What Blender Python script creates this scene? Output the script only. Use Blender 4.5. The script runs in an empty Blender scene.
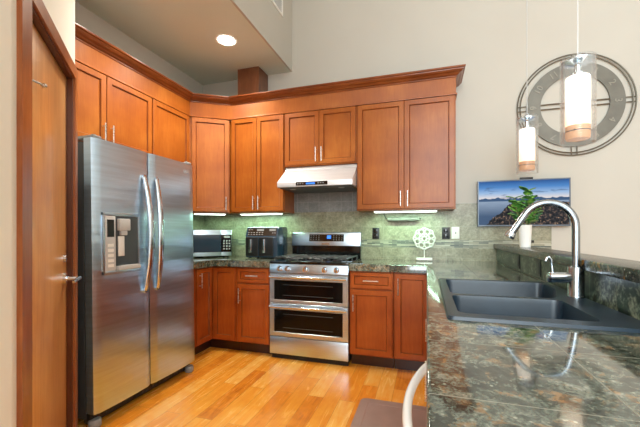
import bpy, bmesh, math, random
from mathutils import Vector, Matrix
random.seed(7)
SC = bpy.context.scene
COL = SC.collection
PI = math.pi

# ------------------------------------------------------------------ camera, world, large lights, exposure
cam_d = bpy.data.cameras.new('camera')
cam_d.sensor_width = 36.0
cam_d.lens = 339.76 / 640 * 36.0
cam_d.shift_y = (232.19 - 213.5) / 640
cam_d.clip_start = 0.05
cam = bpy.data.objects.new('camera', cam_d)
cam.location = (0, 0, 1.19)
cam.rotation_euler = (PI / 2, 0, math.radians(17.42))
COL.objects.link(cam)
SC.camera = cam

world = bpy.data.worlds.new('world')
SC.world = world
world.use_nodes = True
bg = world.node_tree.nodes['Background']
bg.inputs['Color'].default_value = (0.88, 0.97, 1.0, 1)
bg.inputs['Strength'].default_value = 1.15

def area(name, loc, rot, sx, sy, energy, color=(1, 1, 1), spread=PI):
    d = bpy.data.lights.new(name, 'AREA')
    d.shape = 'RECTANGLE'
    d.size, d.size_y, d.energy, d.color, d.spread = sx, sy, energy, color, spread
    o = bpy.data.objects.new(name, d)
    o.location, o.rotation_euler = loc, rot
    COL.objects.link(o)
    return o

# daylight of the large window behind the viewer, plus an added fill from the right
area('rear_window_daylight', (-0.6, -3.2, 2.7), (PI / 2, 0, 0), 4.0, 3.4, 215, (0.86, 0.96, 1.0))
area('side_fill_light', (2.95, -1.6, 3.3), (PI / 2, 0, PI / 2), 2.4, 2.0, 26, (0.94, 0.975, 1.0))  # added fill towards the lowered ceiling's side face, no window there

SC.view_settings.view_transform = 'Standard'
SC.view_settings.look = 'None'
SC.view_settings.gamma = 1
SC.view_settings.use_curve_mapping = False
SC.view_settings.exposure = 1.02
try:
    SC.cycles.use_denoising = True
    SC.cycles.max_bounces = 10
    SC.cycles.transparent_max_bounces = 32
    SC.cycles.diffuse_bounces = 5
    SC.cycles.sample_clamp_indirect = 6
except Exception:
    pass

# ------------------------------------------------------------------ materials
def srgb(r, g, b):
    f = lambda c: ((c / 255) / 12.92) if c / 255 <= 0.04045 else (((c / 255) + 0.055) / 1.055) ** 2.4
    return (f(r), f(g), f(b), 1)

class NT:
    def __init__(self, name):
        self.m = bpy.data.materials.new(name)
        self.m.use_nodes = True
        self.t = self.m.node_tree
        self.b = self.t.nodes['Principled BSDF']
        self.out = self.t.nodes['Material Output']
    def n(self, typ, **kw):
        nd = self.t.nodes.new(typ)
        for k, v in kw.items():
            if k.startswith('i_'):
                nd.inputs[k[2:].replace('_', ' ')].default_value = v
            else:
                setattr(nd, k, v)
        return nd
    def l(self, a, b): self.t.links.new(a, b)
    def coords(self, kind='Object', scale=(1, 1, 1), rot=(0, 0, 0), loc=(0, 0, 0)):
        if kind == 'World':
            src = self.n('ShaderNodeNewGeometry').outputs['Position']
        else:
            src = self.n('ShaderNodeTexCoord').outputs[kind]
        mp = self.n('ShaderNodeMapping')
        mp.inputs['Scale'].default_value = scale
        mp.inputs['Rotation'].default_value = rot
        mp.inputs['Location'].default_value = loc
        self.l(src, mp.inputs['Vector'])
        return mp.outputs['Vector']
    def noise(self, vec, scale, detail=3, rough=0.5, dist=0.0):
        nd = self.n('ShaderNodeTexNoise')
        nd.inputs['Scale'].default_value = scale
        nd.inputs['Detail'].default_value = detail
        nd.inputs['Roughness'].default_value = rough
        nd.inputs['Distortion'].default_value = dist
        self.l(vec, nd.inputs['Vector'])
        return nd.outputs['Fac']
    def ramp(self, fac, stops, interp='LINEAR'):
        r = self.n('ShaderNodeValToRGB')
        r.color_ramp.interpolation = interp
        e = r.color_ramp.elements
        e[0].position, e[0].color = stops[0]
        e[1].position, e[1].color = stops[-1]
        for p, c in stops[1:-1]:
            x = e.new(p)
            x.color = c
        self.l(fac, r.inputs['Fac'])
        return r.outputs['Color']
    def mix(self, fac, a, b, mode='MIX'):
        m = self.n('ShaderNodeMix', data_type='RGBA', blend_type=mode)
        for s, v in ((m.inputs[0], fac), (m.inputs[6], a), (m.inputs[7], b)):
            if hasattr(v, 'links'): self.l(v, s)
            else: s.default_value = v
        return m.outputs[2]
    def math(self, op, a, b=None, c=None):
        m = self.n('ShaderNodeMath', operation=op)
        for s, v in zip(m.inputs, (a, b, c)):
            if v is None: continue
            if hasattr(v, 'links'): self.l(v, s)
            else: s.default_value = v
        return m.outputs[0]
    def sep(self, vec):
        s = self.n('ShaderNodeSeparateXYZ')
        self.l(vec, s.inputs[0])
        return s.outputs
    def bump(self, h, strength=0.2, dist=0.01):
        b = self.n('ShaderNodeBump')
        b.inputs['Strength'].default_value = strength
        b.inputs['Distance'].default_value = dist
        self.l(h, b.inputs['Height'])
        self.l(b.outputs['Normal'], self.b.inputs['Normal'])
    def set(self, **kw):
        for k, v in kw.items():
            s = self.b.inputs[k.replace('_', ' ')]
            if hasattr(v, 'links'): self.l(v, s)
            else: s.default_value = v
        return self

def plain(name, rgb, rough=0.5, metal=0.0, spec=0.5, coat=0.0, var=0.04):
    t = NT(name)
    f = t.noise(t.coords('Object'), 9, 3)
    c = srgb(*rgb)
    lo = tuple(x * (1 - var) for x in c[:3]) + (1,)
    hi = tuple(min(1, x * (1 + var)) for x in c[:3]) + (1,)
    t.set(Base_Color=t.ramp(f, [(0.3, lo), (0.7, hi)]), Roughness=rough, Metallic=metal, Specular_IOR_Level=spec, Coat_Weight=coat)
    return t.m

def emit(name, rgb, strength, base=(230, 230, 225)):
    t = NT(name)
    t.set(Base_Color=srgb(*base), Emission_Color=srgb(*rgb), Emission_Strength=strength, Roughness=0.4)
    return t.m

def wood(name, dark, mid, light, scale=(9, 9, 0.9), rough=0.3, coat=0.25, grain=0.5):
    t = NT(name)
    v = t.coords('Object', scale=scale)
    g = t.noise(v, 6, 5, 0.6, 0.6)
    blot = t.noise(t.coords('Object'), 3.2, 3, 0.55)
    fine = t.noise(t.coords('Object', scale=(70, 70, 3)), 4, 2)
    f = t.math('ADD', t.math('MULTIPLY', g, grain), t.math('MULTIPLY', blot, 1 - grain))
    f = t.math('ADD', t.math('MULTIPLY', f, 0.85), t.math('MULTIPLY', fine, 0.15))
    rnd = t.n('ShaderNodeObjectInfo').outputs['Random']
    f = t.math('ADD', f, t.math('MULTIPLY', t.math('SUBTRACT', rnd, 0.5), 0.08))
    t.set(Base_Color=t.ramp(f, [(0.30, srgb(*dark)), (0.5, srgb(*mid)), (0.70, srgb(*light))]), Roughness=rough, Specular_IOR_Level=0.35, Coat_Weight=coat, Coat_Roughness=0.15)
    t.bump(fine, 0.03, 0.002)
    return t.m

def steel(name, base=0.56, rough=0.27, tint=(1, 1, 1), stretch=(1.2, 1.2, 90), amt=0.12):
    t = NT(name)
    f = t.noise(t.coords('Object', scale=stretch), 3, 3, 0.6)
    lo = tuple(base * 0.9 * k for k in tint) + (1,)
    hi = tuple(min(1, base * 1.1 * k) for k in tint) + (1,)
    t.set(Base_Color=t.ramp(f, [(0.3, lo), (0.7, hi)]), Metallic=1.0,
          Roughness=t.math('ADD', t.math('MULTIPLY', f, amt), rough - amt / 2))
    return t, f

def fridge_steel():
    t, f = steel('fridge_stainless', 0.72, 0.29, (0.80, 1.0, 1.20), (0.6, 0.6, 14), 0.03)
    w = t.noise(t.coords('Object', scale=(0.7, 0.7, 7)), 1.6, 2, 0.5, 0.4)
    t.bump(w, 0.22, 0.012)
    tg = t.n('ShaderNodeTangent', direction_type='RADIAL', axis='Z')
    t.l(tg.outputs[0], t.b.inputs['Tangent'])
    t.set(Anisotropic=0.85, Anisotropic_Rotation=0.0)
    return t.m

def granite(name, seams=True, rough=0.06, dark=False, coat=0.45):
    t = NT(name)
    p = t.coords('World')
    big = t.noise(p, 8, 4, 0.6, 0.8)
    med = t.noise(p, 44, 4, 0.7, 0.4)
    fine = t.noise(p, 150, 3, 0.65)
    f = t.math('ADD', t.math('ADD', t.math('MULTIPLY', big, 0.32), t.math('MULTIPLY', med, 0.42)), t.math('MULTIPLY', fine, 0.26))
    base = t.ramp(f, [(0.38, srgb(16, 19, 17)), (0.46, srgb(46, 52, 45)), (0.52, srgb(92, 100, 90)), (0.58, srgb(130, 134, 122)), (0.68, srgb(190, 192, 182))])
    if dark: base = t.mix(0.6, base, srgb(22, 22, 16))
    gold = t.ramp(t.noise(p, 22, 5, 0.7, 0.5), [(0.55, (0, 0, 0, 1)), (0.64, (1, 1, 1, 1))])
    base = t.mix(t.math('MULTIPLY', gold, 0.6), base, srgb(150, 104, 48))
    vo = t.n('ShaderNodeTexVoronoi')
    vo.inputs['Scale'].default_value = 60
    t.l(p, vo.inputs['Vector'])
    fl = t.ramp(vo.outputs['Distance'], [(0.12, (1, 1, 1, 1)), (0.22, (0, 0, 0, 1))])
    pick = t.ramp(t.noise(p, 18, 2), [(0.5, (0, 0, 0, 1)), (0.6, (1, 1, 1, 1))])
    base = t.mix(t.math('MULTIPLY', t.math('MULTIPLY', fl, pick), 0.7), base, srgb(190, 190, 172))
    if seams:
        s = t.sep(t.coords('World', loc=(0.0, -0.002, 0)))
        ds = []
        cells = []
        for ax in (0, 1):
            q = t.math('DIVIDE', s[ax], 0.305)
            fr = t.math('FRACT', t.math('ADD', q, 20.0))
            ds.append(t.math('MINIMUM', fr, t.math('SUBTRACT', 1.0, fr)))
            cells.append(t.math('FLOOR', t.math('ADD', q, 20.0)))
        line = t.math('LESS_THAN', t.math('MINIMUM', ds[0], ds[1]), 0.0055)
        cv = t.n('ShaderNodeCombineXYZ')
        t.l(cells[0], cv.inputs[0]); t.l(cells[1], cv.inputs[1])
        wn = t.n('ShaderNodeTexWhiteNoise', noise_dimensions='2D')
        t.l(cv.outputs[0], wn.inputs['Vector'])
        tone = t.ramp(wn.outputs['Value'], [(0.0, (0.7, 0.72, 0.7, 1)), (1.0, (1.25, 1.2, 1.12, 1))])
        base = t.mix(1.0, base, tone, 'MULTIPLY')
        base = t.mix(line, base, srgb(112, 112, 98))
        r = t.math('ADD', t.math('MULTIPLY', line, 0.3), t.math('ADD', t.math('MULTIPLY', med, 0.05), rough + 0.01))
        t.set(Roughness=r)
    else:
        t.set(Roughness=rough)
    t.set(Base_Color=base, Specular_IOR_Level=1.0 if seams else 0.5, Coat_Weight=coat, Coat_Roughness=0.03)
    return t.m

def floor_mat():
    t = NT('honey_hardwood')
    v = t.coords('World', rot=(0, 0, PI / 2))
    br = t.n('ShaderNodeTexBrick')
    br.offset = 0.37; br.offset_frequency = 2
    br.inputs['Color1'].default_value = (0, 0, 0, 1)
    br.inputs['Color2'].default_value = (1, 1, 1, 1)
    br.inputs['Mortar'].default_value = (0.5, 0.5, 0.5, 1)
    br.inputs['Scale'].default_value = 1
    br.inputs['Mortar Size'].default_value = 0.0012
    br.inputs['Brick Width'].default_value = 0.78
    br.inputs['Row Height'].default_value = 0.118
    t.l(v, br.inputs['Vector'])
    tone = t.sep(br.outputs['Color'])[0]
    cv = t.n('ShaderNodeVectorMath', operation='ADD')
    sc = t.n('ShaderNodeVectorMath', operation='SCALE')
    t.l(br.outputs['Color'], sc.inputs[0]); sc.inputs['Scale'].default_value = 7
    t.l(t.coords('World', scale=(9, 0.9, 1)), cv.inputs[0]); t.l(sc.outputs[0], cv.inputs[1])
    g = t.noise(cv.outputs[0], 3.0, 5, 0.62, 1.2)
    blot = t.noise(t.coords('World'), 9, 3, 0.6, 1.0)
    f = t.math('ADD', t.math('ADD', t.math('MULTIPLY', tone, 0.30), t.math('MULTIPLY', g, 0.5)), t.math('MULTIPLY', blot, 0.25))
    c = t.ramp(f, [(0.26, srgb(184, 98, 24)), (0.43, srgb(226, 138, 40)), (0.58, srgb(238, 160, 56)), (0.8, srgb(250, 200, 112))])
    c = t.mix(t.math('MULTIPLY', br.outputs['Fac'], 0.55), c, srgb(110, 58, 22))
    t.set(Base_Color=c, Roughness=t.math('ADD', t.math('MULTIPLY', g, 0.12), 0.20), Coat_Weight=0.3, Coat_Roughness=0.12)
    t.bump(t.math('MULTIPLY', br.outputs['Fac'], -1.0), 0.25, 0.002)
    return t.m

def stone_tile(name, c0, c1, c2, tw=0.305, th=0.305, grout=(150, 152, 132), zoff=0.0, xoff=0.0, band=True, axis='x'):
    t = NT(name)
    pos = t.n('ShaderNodeNewGeometry').outputs['Position']
    s = t.sep(pos)
    cv = t.n('ShaderNodeCombineXYZ')
    t.l(s[0] if axis == 'x' else s[1], cv.inputs[0]); t.l(s[2], cv.inputs[1])
    def brick(w, h, loc, mort, off):
        mp = t.n('ShaderNodeMapping'); mp.inputs['Location'].default_value = loc
        t.l(cv.outputs[0], mp.inputs['Vector'])
        b = t.n('ShaderNodeTexBrick'); b.offset = off
        b.inputs['Color1'].default_value = (0, 0, 0, 1); b.inputs['Color2'].default_value = (1, 1, 1, 1)
        b.inputs['Scale'].default_value = 1; b.inputs['Mortar Size'].default_value = mort
        b.inputs['Brick Width'].default_value = w; b.inputs['Row Height'].default_value = h
        t.l(mp.outputs['Vector'], b.inputs['Vector'])
        return b
    b = brick(tw, th, (xoff, zoff, 0), 0.0022, 0.0)
    n1 = t.noise(pos, 14, 5, 0.7, 0.6); n2 = t.noise(pos, 70, 3, 0.6)
    f = t.math('ADD', t.math('MULTIPLY', n1, 0.6), t.math('MULTIPLY', n2, 0.4))
    c = t.ramp(f, [(0.34, srgb(*c0)), (0.5, srgb(*c1)), (0.66, srgb(*c2))])
    tone = t.math('ADD', t.math('MULTIPLY', t.sep(b.outputs['Color'])[0], 0.16), 0.92)
    tc = t.n('ShaderNodeCombineXYZ')
    for i in range(3): t.l(tone, tc.inputs[i])
    c = t.mix(1.0, c, tc.outputs[0], 'MULTIPLY')
    c = t.mix(b.outputs['Fac'], c, srgb(*grout))
    if band:
        m = brick(0.085, 0.0135, (0, 0, 0), 0.0012, 0.41)
        mc = t.ramp(t.sep(m.outputs['Color'])[0], [(0.0, srgb(72, 80, 76)), (0.35, srgb(116, 120, 106)), (0.7, srgb(158, 156, 134)), (1.0, srgb(182, 182, 164))])
        mc = t.mix(m.outputs['Fac'], mc, srgb(150, 150, 132))
        inb = t.math('MULTIPLY', t.math('GREATER_THAN', s[2], 1.035), t.math('LESS_THAN', s[2], 1.112))
        c = t.mix(inb, c, mc)
    t.set(Base_Color=c, Roughness=0.32, Specular_IOR_Level=0.45)
    return t.m

def thin_glass(name, tint=(0.98, 0.985, 0.985, 1), k=0.4):
    t = NT(name)
    tr = t.n('ShaderNodeBsdfTransparent'); tr.inputs['Color'].default_value = tint
    gl = t.n('ShaderNodeBsdfGlossy'); gl.inputs['Roughness'].default_value = 0.05
    lw = t.n('ShaderNodeLayerWeight'); lw.inputs['Blend'].default_value = 0.2
    mx = t.n('ShaderNodeMixShader')
    t.l(t.math('MULTIPLY', lw.outputs['Fresnel'], k), mx.inputs['Fac'])
    t.l(tr.outputs[0], mx.inputs[1]); t.l(gl.outputs[0], mx.inputs[2])
    df = t.n('ShaderNodeBsdfDiffuse'); df.inputs['Color'].default_value = (.9, .9, .9, 1)
    m2 = t.n('ShaderNodeMixShader')
    t.l(t.math('ADD', 0.04, t.math('MULTIPLY', lw.outputs['Facing'], 0.10 * k)), m2.inputs['Fac'])
    t.l(mx.outputs[0], m2.inputs[1]); t.l(df.outputs[0], m2.inputs[2])
    t.l(m2.outputs[0], t.out.inputs['Surface'])
    return t.m

def tv_picture(x0, x1, z0, z1):
    t = NT('tv_picture')
    g = t.sep(t.coords('Object', loc=(-x0 / (x1 - x0), -z0 / (z1 - z0), 0), scale=(1 / (x1 - x0), 1, 1)))
    o = t.n('ShaderNodeTexCoord').outputs['Object']
    so = t.sep(o)
    u = t.math('DIVIDE', t.math('SUBTRACT', so[0], x0), x1 - x0)
    v = t.math('DIVIDE', t.math('SUBTRACT', so[2], z0), z1 - z0)
    nz = t.noise(o, 9, 4, 0.6)
    sky = t.ramp(v, [(0.60, srgb(216, 208, 206)), (0.72, srgb(150, 180, 214)), (0.86, srgb(72, 128, 190)), (1.0, srgb(30, 78, 140))])
    cl = t.noise(t.coords('Object', scale=(3.2, 1, 13), rot=(0, 0.12, 0)), 2.2, 4, 0.55, 0.5)
    sky = t.mix(t.math('MULTIPLY', t.ramp(cl, [(0.56, (0, 0, 0, 1)), (0.68, (1, 1, 1, 1))]), 0.6), sky, srgb(62, 84, 116))
    water = t.ramp(v, [(0.2, srgb(64, 86, 116)), (0.56, srgb(152, 170, 192))])
    water = t.mix(t.math('MULTIPLY', t.noise(t.coords('Object', scale=(2, 1, 30)), 5, 2), 0.4), water, srgb(60, 84, 112))
    ridge = t.math('ADD', 0.585, t.math('MULTIPLY', t.math('SUBTRACT', t.noise(t.coords('Object', scale=(4, 1, 0)), 3, 4), 0.4), 0.18))
    hills = t.math('LESS_THAN', v, ridge)
    img = t.mix(hills, sky, srgb(54, 82, 116))
    wat = t.math('LESS_THAN', v, 0.54)
    img = t.mix(wat, img, water)
    # dark town on the slope, rising to the right
    edge = t.math('ADD', t.math('ADD', t.math('MULTIPLY', u, 1.7), -0.14), t.math('MULTIPLY', t.math('SUBTRACT', nz, 0.5), 0.32))
    edge = t.math('MINIMUM', edge, t.math('ADD', 0.50, t.math('MULTIPLY', t.math('SUBTRACT', nz, 0.5), 0.12)))
    town = t.math('LESS_THAN', v, edge)
    vo = t.n('ShaderNodeTexVoronoi'); vo.inputs['Scale'].default_value = 46
    t.l(o, vo.inputs['Vector'])
    tc = t.ramp(t.noise(o, 40, 3, 0.7), [(0.4, srgb(12, 14, 18)), (0.55, srgb(44, 44, 48)), (0.68, srgb(140, 112, 92))])
    tc = t.mix(t.ramp(vo.outputs['Distance'], [(0.12, (1, 1, 1, 1)), (0.20, (0, 0, 0, 1))]), tc, srgb(196, 160, 128))
    img = t.mix(town, img, tc)
    t.set(Base_Color=(0.004, 0.004, 0.005, 1), Roughness=0.45, Specular_IOR_Level=0.08, Emission_Color=img, Emission_Strength=0.55)
    return t.m

def wall_paint(name, rgb):
    t = NT(name)
    p = t.coords('World')
    c = srgb(*rgb)
    f = t.noise(p, 1.4, 3)
    t.set(Base_Color=t.ramp(f, [(0.3, tuple(x * 0.97 for x in c[:3]) + (1,)), (0.7, tuple(x * 1.02 for x in c[:3]) + (1,))]), Roughness=0.75, Specular_IOR_Level=0.2)
    t.bump(t.noise(p, 160, 2), 0.05, 0.002)
    return t.m

M = {}
M['wall'] = wall_paint('cream_wall_paint', (192, 189, 180))
M['wall_pantry'] = wall_paint('pale_cream_wall_paint', (238, 235, 222))
M['ceil'] = wall_paint('kitchen_ceiling_paint', (216, 226, 216))
M['ceil_hi'] = wall_paint('high_ceiling_paint', (226, 222, 212))
M['floor'] = floor_mat()
M['cab'] = wood('cherry_cabinet_wood', (134, 66, 18), (156, 84, 26), (178, 106, 40), grain=0.3, coat=0.08, rough=0.36)
M['cab_base'] = wood('deep_cherry_cabinet_wood', (128, 52, 14), (160, 76, 24), (182, 98, 38), grain=0.3, coat=0.1)
M['recess_shade'] = wood('shaded_recess_wood', (102, 48, 18), (124, 62, 22), (146, 80, 30), coat=0.05)  # recess shadow put into the wood colour of the door panel chamfers
M['crown'] = wood('crown_cherry_wood', (92, 44, 18), (122, 62, 28), (148, 84, 42), scale=(1, 1, 9))
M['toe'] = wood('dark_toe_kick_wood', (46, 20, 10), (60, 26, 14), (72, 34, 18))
M['duct'] = wood('dark_walnut_panel', (88, 50, 30), (118, 72, 46), (150, 100, 70), grain=0.4)
M['door'] = wood('pantry_door_wood', (176, 112, 56), (204, 142, 80), (222, 168, 106), scale=(6, 6, 0.5))
M['casing'] = wood('door_casing_wood', (112, 56, 26), (146, 82, 42), (168, 104, 60))
M['jamb_shade'] = wood('shaded_jamb_wood', (62, 30, 16), (84, 42, 22), (100, 54, 30))  # casing wood darkened, the shade of the door reveal is in its colour
M['nickel'] = steel('brushed_nickel', 0.72, 0.28)[0].m
M['steel'] = steel('stainless_steel', 0.68, 0.3, (0.84, 1.0, 1.16))[0].m
M['steel_v'] = steel('stainless_tube', 0.36, 0.22, (0.9, 1.0, 1.1), stretch=(60, 60, 2))[0].m
M['fridge'] = fridge_steel()
M['hood'] = steel('satin_hood_steel', 0.8, 0.42, (0.96, 1.0, 1.04))[0].set(Metallic=0.55).m
M['chrome'] = steel('polished_steel', 0.75, 0.16, (0.88, 1.0, 1.12))[0].m
M['fridge_side'] = plain('fridge_side_grey', (74, 76, 78), 0.45, 0.3)
M['dark'] = plain('dark_plastic', (24, 25, 27), 0.35)
M['black'] = plain('black_gloss', (10, 11, 12), 0.08, spec=0.6)
M['ovenglass'] = plain('black_oven_glass', (8, 8, 9), 0.12, spec=0.25)
M['iron'] = plain('cast_iron', (70, 74, 74), 0.4)
M['grey'] = plain('grey_plastic', (150, 152, 152), 0.4)
M['lgrey'] = plain('light_grey_plastic', (196, 198, 198), 0.35)
M['white'] = plain('white_plastic', (236, 236, 232), 0.35)
M['ceramic'] = plain('off_white_ceramic', (208, 210, 202), 0.4)
M['white_app'] = plain('white_appliance_enamel', (246, 247, 247), 0.25, coat=0.4)
M['granite'] = granite('polished_granite_tile')
M['granite_edge'] = granite('polished_granite', seams=False, rough=0.24, dark=True, coat=0.0)
M['tile'] = stone_tile('green_beige_stone_tile', (110, 108, 86), (142, 140, 116), (172, 170, 146), zoff=-0.025, xoff=0.12)
M['tile_left'] = stone_tile('green_beige_stone_tile_side', (110, 108, 86), (142, 140, 116), (172, 170, 146), zoff=-0.025, axis='y')
M['tile_grey'] = stone_tile('grey_square_tile', (112, 114, 112), (128, 130, 128), (146, 148, 146), 0.125, 0.125, (158, 158, 154), zoff=-0.02, band=False)
M['bar_tile'] = stone_tile('dark_granite_splash_tile', (8, 13, 10), (38, 52, 42), (150, 160, 138), 0.205, 0.3, (92, 96, 80), zoff=0.02, band=False, axis='y')
M['sink'] = plain('black_composite', (28, 43, 55), 0.34, spec=0.45, var=0.25)
M['clock'] = plain('weathered_grey_metal', (112, 110, 102), 0.5, 0.35, var=0.12)
M['clock_rim'] = plain('dark_grey_wire', (104, 98, 86), 0.45, 0.5)
M['clock_num'] = plain('pale_grey_metal', (146, 143, 132), 0.5, 0.3)
M['glass'] = thin_glass('clear_glass')
M['pane'] = thin_glass('microwave_glass', (0.5, 0.52, 0.55, 1))
def lit_shade():
    t = NT('lit_frosted_glass')
    z = t.sep(t.coords('Object'))[2]
    c = t.ramp(t.math('DIVIDE', t.math('SUBTRACT', z, .06), .25), [(0.0, srgb(255, 190, 130)), (0.45, srgb(255, 226, 190)), (0.75, srgb(255, 244, 226)), (1.0, srgb(255, 246, 232))])
    t.set(Base_Color=srgb(235, 225, 210), Emission_Color=c, Emission_Strength=0.7, Roughness=0.4)
    return t.m
M['lamp_white'] = lit_shade()
M['lamp_amber'] = emit('lit_amber_glass', (255, 196, 150), 0.12, (186, 138, 100))
M['strip'] = emit('lit_strip_lens', (235, 255, 240), 3.5)
M['can'] = emit('lit_can_lens', (255, 246, 228), 14.0)
M['lcd'] = emit('blue_display', (60, 140, 255), 0.7, (10, 20, 40))
M['paledisp'] = plain('pale_display', (170, 176, 176), .4)
M['leaf'] = None
M['mat'] = plain('brown_grey_foam', (152, 124, 114), 0.65, var=0.08)
M['card'] = plain('grey_cardboard', (112, 108, 102), 0.8)
M['blue_black'] = plain('blue_black_plastic', (44, 70, 88), 0.22, coat=0.3)
M['bronze'] = plain('bronze_panel', (70, 58, 48), 0.2, 0.3)

def leaf_mat():
    t = NT('jade_leaf')
    f = t.noise(t.coords('Object'), 22, 2)
    t.set(Base_Color=t.ramp(f, [(0.3, srgb(40, 88, 52)), (0.48, srgb(72, 132, 66)), (0.58, srgb(112, 168, 70)), (0.7, srgb(150, 200, 90))]), Roughness=0.4)
    return t.m
M['leaf'] = leaf_mat()

# ------------------------------------------------------------------ mesh helpers
def new(): return bmesh.new()

def box(bm, x0, x1, y0, y1, z0, z1, bev=0.0, seg=2, mi=0):
    vs = [bm.verts.new((x, y, z)) for z in (z0, z1) for y in (y0, y1) for x in (x0, x1)]
    idx = [(0, 2, 3, 1), (4, 5, 7, 6), (0, 1, 5, 4), (2, 6, 7, 3), (0, 4, 6, 2), (1, 3, 7, 5)]
    fs = [bm.faces.new([vs[i] for i in q]) for q in idx]
    for f in fs: f.material_index = mi
    if bev > 0:
        es = list({e for f in fs for e in f.edges})
        bmesh.ops.bevel(bm, geom=es, offset=bev, segments=seg, profile=0.5, affect='EDGES')
    return fs

def frame_of(d):
    d = d.normalized()
    a = Vector((0, 0, 1)) if abs(d.z) < 0.9 else Vector((1, 0, 0))
    u = d.cross(a).normalized()
    return u, d.cross(u).normalized()

def cyl(bm, p0, p1, r, seg=16, r2=None, cap=True):
    p0, p1 = Vector(p0), Vector(p1)
    r2 = r if r2 is None else r2
    u, w = frame_of(p1 - p0)
    A = [bm.verts.new(p0 + (u * math.cos(2 * PI * i / seg) + w * math.sin(2 * PI * i / seg)) * r) for i in range(seg)]
    B = [bm.verts.new(p1 + (u * math.cos(2 * PI * i / seg) + w * math.sin(2 * PI * i / seg)) * r2) for i in range(seg)]
    for i in range(seg):
        j = (i + 1) % seg
        bm.faces.new((A[i], A[j], B[j], B[i]))
    if cap:
        bm.faces.new(A[::-1]); bm.faces.new(B)

def tube(bm, pts, r, seg=10, closed=False, flat=1.0):
    pts = [Vector(p) for p in pts]
    n = len(pts)
    rs = r if isinstance(r, (list, tuple)) else [r] * n
    rings = []
    prev = None
    for i, p in enumerate(pts):
        if closed: d = pts[(i + 1) % n] - pts[i - 1]
        else: d = pts[min(i + 1, n - 1)] - pts[max(i - 1, 0)]
        d.normalize()
        if prev is None: u, w = frame_of(d)
        else:
            u = (prev - d * prev.dot(d)).normalized()
            w = d.cross(u).normalized()
        prev = u
        rings.append([bm.verts.new(p + (u * math.cos(2 * PI * k / seg) + w * math.sin(2 * PI * k / seg) * flat) * rs[i]) for k in range(seg)])
    for i in range(n if closed else n - 1):
        a, b = rings[i], rings[(i + 1) % n]
        for k in range(seg):
            j = (k + 1) % seg
            bm.faces.new((a[k], a[j], b[j], b[k]))
    if not closed:
        bm.faces.new(rings[0][::-1]); bm.faces.new(rings[-1])

def lathe(bm, prof, c=(0, 0, 0), seg=32):
    rings = []
    for r, z in prof:
        rings.append([bm.verts.new((c[0] + r * math.cos(2 * PI * k / seg), c[1] + r * math.sin(2 * PI * k / seg), c[2] + z)) for k in range(seg)] if r > 1e-6
                     else [bm.verts.new((c[0], c[1], c[2] + z))])
    for a, b in zip(rings, rings[1:]):
        for k in range(seg):
            j = (k + 1) % seg
            if len(a) == 1 and len(b) == 1: continue
            if len(a) == 1: bm.faces.new((a[0], b[j], b[k]))
            elif len(b) == 1: bm.faces.new((a[k], a[j], b[0]))
            else: bm.faces.new((a[k], a[j], b[j], b[k]))

def prism(bm, poly, z0, z1, tf=None, bev=0.0):
    tf = tf or (lambda a, b, c: (a, b, c))
    A = [bm.verts.new(tf(x, y, z0)) for x, y in poly]
    B = [bm.verts.new(tf(x, y, z1)) for x, y in poly]
    n = len(poly)
    fs = [bm.faces.new(A[::-1]), bm.faces.new(B)]
    for i in range(n):
        j = (i + 1) % n
        fs.append(bm.faces.new((A[i], A[j], B[j], B[i])))
    if bev > 0:
        es = list({e for f in fs for e in f.edges})
        bmesh.ops.bevel(bm, geom=es, offset=bev, segments=2, profile=0.5, affect='EDGES')

def annulus(bm, r0, r1, y0, y1, cx=0, cz=0, seg=64):
    "a flat ring facing -y"
    def ring(r, y): return [bm.verts.new((cx + r * math.cos(2 * PI * k / seg), y, cz + r * math.sin(2 * PI * k / seg))) for k in range(seg)]
    a, b, c, d = ring(r0, y0), ring(r1, y0), ring(r1, y1), ring(r0, y1)
    for p, q in ((a, b), (b, c), (c, d), (d, a)):
        for k in range(seg):
            j = (k + 1) % seg
            bm.faces.new((p[k], p[j], q[j], q[k]))

def sweep(bm, path, prof, right=True):
    "profile (offset, z) swept along a 2-D path with mitred corners; offset to the right of the path"
    n = len(path)
    P = [Vector((p[0], p[1])) for p in path]
    rows = []
    for i in range(n):
        nr = []
        if i > 0:
            d = (P[i] - P[i - 1]).normalized(); nr.append(Vector((d.y, -d.x)))
        if i < n - 1:
            d = (P[i + 1] - P[i]).normalized(); nr.append(Vector((d.y, -d.x)))
        if len(nr) == 2:
            m = (nr[0] + nr[1]).normalized(); m = m / max(0.2, m.dot(nr[0]))
        else: m = nr[0]
        rows.append([bm.verts.new((P[i].x + m.x * o, P[i].y + m.y * o, z)) for o, z in prof])
    k = len(prof)
    for a, b in zip(rows, rows[1:]):
        for i in range(k):
            j = (i + 1) % k
            bm.faces.new((a[i], a[j], b[j], b[i]))
    bm.faces.new(rows[0][::-1]); bm.faces.new(rows[-1])

def text_mesh(bm, s, size, depth, tf):
    cu = bpy.data.curves.new('lettering', 'FONT')
    cu.body, cu.size, cu.extrude = s, size, depth / 2
    cu.align_x = 'CENTER'; cu.align_y = 'CENTER'; cu.resolution_u = 3
    o = bpy.data.objects.new('lettering', cu)
    COL.objects.link(o)
    dg = bpy.context.evaluated_depsgraph_get()
    me = bpy.data.meshes.new_from_object(o.evaluated_get(dg))
    COL.objects.unlink(o); bpy.data.objects.remove(o)
    vs = [bm.verts.new(tf @ v.co) for v in me.vertices]
    for p in me.polygons:
        try: bm.faces.new([vs[i] for i in p.vertices])
        except ValueError: pass
    bpy.data.meshes.remove(me)

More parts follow.
